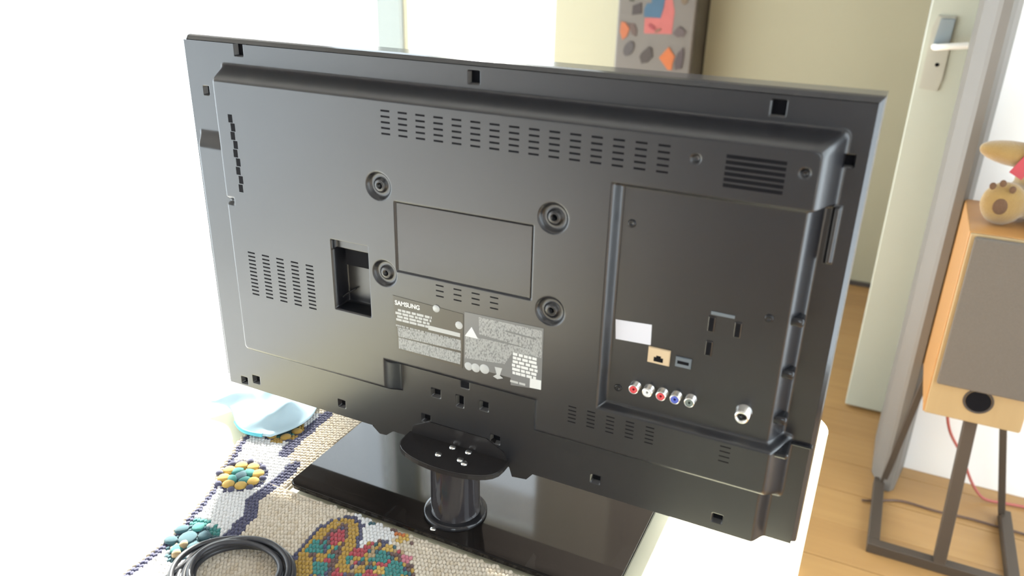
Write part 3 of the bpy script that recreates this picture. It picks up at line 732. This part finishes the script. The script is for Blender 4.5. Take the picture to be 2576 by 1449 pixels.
# ------------------------------------------------------------------ coiled black mains cable on the blanket
cc = T2(598, 1462)
pts = []
for k in range(0, 8*16+1):
    a = 2*math.pi*k/16; lp = k//16
    rr = .046+.0050*math.sin(lp*2.1)+.0015*lp
    pts.append((cc.x+rr*1.12*math.cos(a)+.003*math.sin(lp*1.7), cc.y+rr*.92*math.sin(a)+.004*math.cos(lp*2.3), ZT+.0150+.0042*(lp % 3)+.002*math.sin(a*2+lp)))
pts += [(cc.x+.075, cc.y-.02, ZT+.016), (cc.x+.09, cc.y-.06, ZT+.015), (cc.x+.08, cc.y-.12, ZT+.015)]
cb = thing('power_cable', 'coiled black power cable lying on the crocheted blanket', 'cable', (cc.x, cc.y, ZT+.008))
tube('cable', pts, .0032, M['cable_black'], cb)
tube('cable', [(cc.x-.060, cc.y-.08, ZT+.016), (cc.x-.064, cc.y-.02, ZT+.018), (cc.x-.040, cc.y+.036, ZT+.024), (cc.x+.002, cc.y+.052, ZT+.022), (cc.x+.046, cc.y+.036, ZT+.022), (cc.x+.064, cc.y+.004, ZT+.018), (cc.x+.058, cc.y-.06, ZT+.016)], .0034, M['cable_black'], cb)
box('plug', (cc.x+.060, cc.y-.150, ZT+.011), (cc.x+.092, cc.y-.112, ZT+.029), M['cable_black'], cb, bev=.005)

# ------------------------------------------------------------------ loudspeaker on its stand
SX0, SX1, SY0, SY1, SZ0, SZ1 = .178, .368, 1.785, 2.045, .388, .812
spk = thing('loudspeaker', 'wooden loudspeaker with grey grille standing on the dark metal stand', 'speaker', ((SX0+SX1)/2, (SY0+SY1)/2, SZ0))
box('cabinet', (SX0, SY0+.004, SZ0), (SX1, SY1, SZ1), M['speaker_wood'], spk, bev=.002)
box('front_baffle', (SX0+.003, SY0-.004, SZ0+.002), (SX1-.003, SY0+.004, SZ1-.002), M['speaker_front'], spk, bev=.002)
box('grille', (SX0+.011, SY0-.016, SZ0+.082), (SX1-.008, SY0-.003, SZ1-.006), M['grille'], spk, bev=.004)
pc = at_y(2461, 1010, SY0-.004)
lathe('bass_port', [(.0, -.05), (.0235, -.05), (.0250, .0), (.0285, .0022), (.0295, 0)], (pc.x, SY0-.004, pc.z), (0, -1, 0), M['dark_trim'], spk, 36)
lathe('port_mouth', [(0, .0009), (.0245, .0009)], (pc.x, SY0-.004, pc.z), (0, -1, 0), M['hole'], spk, 36)
sd = thing('speaker_stand', 'dark metal stand with three posts on the wooden floor under the loudspeaker', 'stand', (.28, 1.9, 0))
def bar(name, a, b_, w_, m, parent, d_=None):
    a, b_ = Vector(a), Vector(b_); ax = b_-a; L = ax.length; q_ = Vector((0, 0, 1)).rotation_difference(ax)
    bm = bmesh.new(); bx(bm, (-w_/2, -(d_ or w_)/2, 0), (w_/2, (d_ or w_)/2, L), .0015, 1)
    bm.transform(Matrix.Translation(a) @ q_.to_matrix().to_4x4())
    return link(name, bm_done(bm, name), m, parent)
box('top_plate', (SX0+.005, SY0+.02, SZ0-.008), (SX1-.005, SY1-.02, SZ0), M['stand_metal'], sd)
FLx, FRx, FY, BY_ = .146, .442, 1.765, 2.035
bar('post', (FLx+.008, BY_, .02), (SX0+.014, SY1-.03, SZ0-.006), .016, M['stand_metal'], sd)
bar('post', (FRx-.008, BY_, .02), (SX1-.014, SY1-.03, SZ0-.006), .016, M['stand_metal'], sd)
bar('post', (.288, FY, .02), (.277, SY0+.03, SZ0-.006), .026, M['stand_metal'], sd)
box('base_bar', (FLx-.013, FY-.013, 0), (FRx+.013, FY+.013, .026), M['stand_metal'], sd, bev=.002)
box('base_bar', (FLx-.013, FY+.013, 0), (FLx+.013, BY_+.013, .026), M['stand_metal'], sd, bev=.002)
box('base_bar', (FRx-.013, FY+.013, 0), (FRx+.013, BY_+.013, .026), M['stand_metal'], sd, bev=.002)
# speaker cable, and a thin dark line along the floor
g = lambda px, py, yy: tuple(at_y(px, py, yy))
c1 = thing('speaker_cable', 'reddish speaker cable hanging behind the stand down to the floor', 'cable', (.3, 2.1, 0))
tube('cable', [g(2383, 1020, 2.06), g(2382, 1070, 2.08), g(2398, 1108, 2.10), g(2425, 1150, 2.11), g(2436, 1200, 2.12), (at_z(2462, 1240, .005).x, 2.10, .01), tuple(at_z(2490, 1262, .005)), tuple(at_z(2560, 1270, .005)), tuple(at_z(2640, 1290, .005))], .0038, M['cable_red'], c1)
c2 = tag(tube('floor_line', [tuple(at_z(2168, 1258, .004)), tuple(at_z(2200, 1262, .004)), tuple(at_z(2250, 1254, .004)), tuple(at_z(2300, 1268, .004)), tuple(at_z(2365, 1290, .004)), tuple(at_z(2430, 1300, .004)), tuple(at_z(2500, 1322, .004)), tuple(at_z(2600, 1350, .004))], .0030, M['line_dark']), 'thin dark line lying on the floor between the stand legs', 'cable')

# ------------------------------------------------------------------ plush bear on the loudspeaker
def blob_mesh(parts, vox=.006):
    bm = bmesh.new()
    for c, rad, rot in parts:
        r_ = bmesh.ops.create_uvsphere(bm, u_segments=24, v_segments=14, radius=1)
        mt = Matrix.Translation(c) @ Matrix.Rotation(rot[2], 4, 'Z') @ Matrix.Rotation(rot[1], 4, 'Y') @ Matrix.Rotation(rot[0], 4, 'X') @ Matrix.Diagonal((*rad, 1))
        bmesh.ops.transform(bm, matrix=mt, verts=r_['verts'])
    me = bpy.data.meshes.new('b'); bm.to_mesh(me); bm.free()
    o = bpy.data.objects.new('tmp', me); C.objects.link(o)
    m1 = o.modifiers.new('r', 'REMESH'); m1.mode = 'VOXEL'; m1.voxel_size = vox
    m2 = o.modifiers.new('s', 'SMOOTH'); m2.factor = .6; m2.iterations = 6
    dg = bpy.context.evaluated_depsgraph_get(); r_ = bpy.data.meshes.new_from_object(o.evaluated_get(dg)); bpy.data.objects.remove(o); return r_
bear = thing('teddy_bear', 'sandy plush toy animal with red ribbon sitting on top of the loudspeaker', 'toy', (.31, 1.93, SZ1))
ZS = SZ1
fc = at_y(2520, 500, 1.85)
bparts = [((.322, 1.965, ZS+.085), (.070, .060, .085), (0, 0, 0)), ((.322, 1.955, ZS+.205), (.062, .058, .056), (0, 0, 0)),
          ((.322, 1.90, ZS+.193), (.030, .028, .024), (0, 0, 0)), ((.273, 1.96, ZS+.255), (.022, .012, .022), (0, 0, 0)), ((.371, 1.96, ZS+.255), (.022, .012, .022), (0, 0, 0)),
          ((.262, 1.925, ZS+.040), (.036, .070, .034), (0, 0, .35)), ((fc.x+.006, 1.862, ZS+.047), (.043, .026, .046), (0, 0, .1)),
          ((.365, 1.90, ZS+.040), (.036, .075, .034), (0, 0, -.25)), ((.375, 1.835, ZS+.044), (.040, .026, .044), (0, 0, 0)),
          ((.238, 1.905, ZS+.140), (.074, .030, .026), (0, .12, .15)), ((.395, 1.92, ZS+.125), (.055, .026, .023), (0, .5, -.15))]
me = blob_mesh(bparts, .005); link('body', me, M['plush'], bear, True)
def pad(px, py, rx, rz):
    c_ = at_y(px, py, 1.838)
    bm = bmesh.new(); bmesh.ops.create_uvsphere(bm, u_segments=14, v_segments=8, radius=1)
    bmesh.ops.transform(bm, matrix=Matrix.Translation((c_.x, 1.8385, c_.z)) @ Matrix.Diagonal((rx, .004, rz, 1)), verts=bm.verts[:])
    link('foot_pad', bm_done(bm, 'foot_pad'), M['plush_pad'], bear, True)
pad(2516, 520, .014, .017); pad(2498, 468, .0065, .0075); pad(2524, 462, .0065, .0075); pad(2548, 478, .0065, .0075)
rb0 = at_y(2545, 350, 1.88)
bm = bmesh.new()
for (a, b_, w0, w1) in (((.285, 1.885, ZS+.190), (.240, 1.866, ZS+.104), .010, .014), ((.315, 1.888, ZS+.158), (.318, 1.868, ZS+.090), .010, .014), ((.305, 1.89, ZS+.160), (.262, 1.88, ZS+.178), .006, .018), ((.305, 1.89, ZS+.160), (.352, 1.88, ZS+.178), .006, .018)):
    A, B = Vector(a), Vector(b_); dr = (B-A).normalized(); sdv = dr.cross(Vector((0, -1, 0))).normalized()
    v1 = [A+sdv*w0, A-sdv*w0, B-sdv*w1, B+sdv*w1]
    fs = [bm.verts.new(v) for v in v1]; bk_ = [bm.verts.new(v+Vector((0, .003, 0))) for v in v1]
    bm.faces.new(fs); bm.faces.new(bk_[::-1])
    for k in range(4): bm.faces.new((fs[k], bk_[k], bk_[(k+1) % 4], fs[(k+1) % 4]))
link('ribbon', bm_done(bm, 'ribbon'), M['ribbon'], bear)
lathe('ribbon_collar', [(.045, -.008), (.052, 0), (.045, .008)], (.322, 1.955, ZS+.158), (0, .2, 1), M['ribbon'], bear, 28)
for ex in (-.022, .022): lathe('eye', [(0, .004), (.004, .0025), (.005, 0)], (.322+ex, 1.902, ZS+.222), (0, -1, .1), M['hole'], bear, 12)
lathe('nose', [(0, .005), (.006, .003), (.008, 0)], (.322, 1.873, ZS+.202), (0, -1, .2), M['hole'], bear, 12)

# ------------------------------------------------------------------ refrigerator covered in notes and magnets
FYR = 3.33
fx0, fx1 = at_y(1549, 90, FYR).x, at_y(1746, 90, FYR).x
fr_ = thing('refrigerator', 'tall greyish upright refrigerator covered with notes and magnets beyond the television', 'refrigerator', ((fx0+fx1)/2, FYR+.30, 0))
box('body', (fx0, FYR+.03, .03), (fx1, FYR+.62, 1.85), M['fridge_paint'], fr_, bev=.008)
box('door', (fx0, FYR, .72), (fx1, FYR+.028, 1.845), M['fridge_paint'], fr_, bev=.010, seg=3)
box('door', (fx0, FYR, .05), (fx1, FYR+.028, .71), M['fridge_paint'], fr_, bev=.010, seg=3)
for sx in (fx0+.04, fx1-.04):
    for sy in (FYR+.06, FYR+.56): lathe('foot', [(.018, 0), (.018, .03)], (sx, sy, 0), (0, 0, 1), M['hole'], fr_, 12)
def on_fridge(name, poly, col, label, cat, lift=0., t=.003, group=None):
    col = tuple(c*.6 for c in col); m = mat(name+'_paint', col, .6, noise=tuple(c*.7 for c in col), nscale=25)
    pts_ = [at_y(*q_, FYR) for q_ in poly]
    o = prism_y(name, [(p_.x, p_.z) for p_ in pts_], FYR-lift, FYR-lift-t, m, None, bev=.0006)
    return tag(o, label, cat, group)
def ell(cx_, cy_, a, b_, rot, n=14):
    return [(cx_+a*math.cos(t)*math.cos(rot)-b_*math.sin(t)*math.sin(rot), cy_+a*math.cos(t)*math.sin(rot)+b_*math.sin(t)*math.cos(rot)) for t in [2*math.pi*k/n for k in range(n)]][::-1]
G = 'magnets and notes on the refrigerator'
on_fridge('paper_note', [(1668, -20), (1690, -20), (1697, 30), (1690, 86), (1620, 84), (1622, 45), (1662, 44)], (.62, .14, .12), 'red picture on the refrigerator partly behind the blue card', 'picture', 0, .001, G)
on_fridge('paper_note', [(1640, -8), (1674, -4), (1670, 20), (1662, 46), (1620, 42), (1621, 22), (1628, 8), (1640, 8)], (.045, .13, .22), 'dark blue card on the refrigerator overlapping the red picture', 'card', .001, .0012, G)
on_fridge('fridge_magnet', ell(1640, 68, 11, 5, .7), (.42, .05, .06), 'small dark red magnet on the red picture on the refrigerator', 'magnet', .001, .003, G)
on_fridge('fridge_magnet', ell(1655, 77, 9, 4, -.5), (.30, .12, .07), 'small brown magnet low on the red picture on the refrigerator', 'magnet', .001, .003, G)
on_fridge('fridge_magnet', [(1592, 14), (1614, 6), (1614, 34), (1590, 38)], (.055, .035, .03), 'square dark brown magnet left of the blue card on the refrigerator', 'magnet', 0, .004, G)
on_fridge('fridge_magnet', [(1580, -12), (1596, -12), (1595, 4), (1584, 3)], (.06, .05, .03), 'dark magnet at the very top left of the refrigerator front', 'magnet', 0, .004, G)
on_fridge('fridge_magnet', [(1563, 54), (1574, 56), (1584, 72), (1577, 92), (1566, 100), (1560, 80)], (.58, .15, .04), 'orange magnet at the left edge of the refrigerator front', 'magnet', 0, .004, G)
on_fridge('fridge_magnet', [(1577, 58), (1597, 60), (1603, 78), (1600, 92), (1590, 86), (1585, 72)], (.13, .07, .05), 'brown magnet touching the orange magnet at the left of the refrigerator', 'magnet', 0, .003, G)
on_fridge('fridge_magnet', ell(1582, 122, 20, 12, -1.1), (.09, .07, .065), 'dark grey oval magnet low on the left of the refrigerator', 'magnet', 0, .005, G)
on_fridge('fridge_magnet', [(1632, 117), (1640, 122), (1642, 143), (1628, 157), (1614, 160), (1609, 142), (1614, 133)], (.055, .035, .025), 'dark brown faceted magnet between the oval one and the orange diamond', 'magnet', 0, .005, G)
on_fridge('fridge_magnet', [(1683, 118), (1698, 142), (1692, 160), (1690, 176), (1680, 176), (1658, 145)], (.68, .16, .02), 'large orange diamond shaped magnet on the refrigerator', 'magnet', 0, .004, G)
on_fridge('fridge_magnet', [(1719, 120), (1721, 138), (1715, 172), (1698, 176), (1697, 155), (1706, 132)], (.08, .05, .05), 'narrow dark magnet just right of the orange diamond magnet', 'magnet', 0, .005, G)
on_fridge('fridge_magnet', [(1703, 70), (1711, 66), (1726, 80), (1720, 92), (1705, 94), (1692, 84)], (.12, .08, .075), 'dark grey magnet right of the red picture on the refrigerator', 'magnet', 0, .005, G)
on_fridge('fridge_magnet', [(1713, -8), (1731, -8), (1730, 6), (1722, 13), (1715, 8)], (.20, .13, .07), 'brown magnet at the top right of the refrigerator front', 'magnet', 0, .004, G)
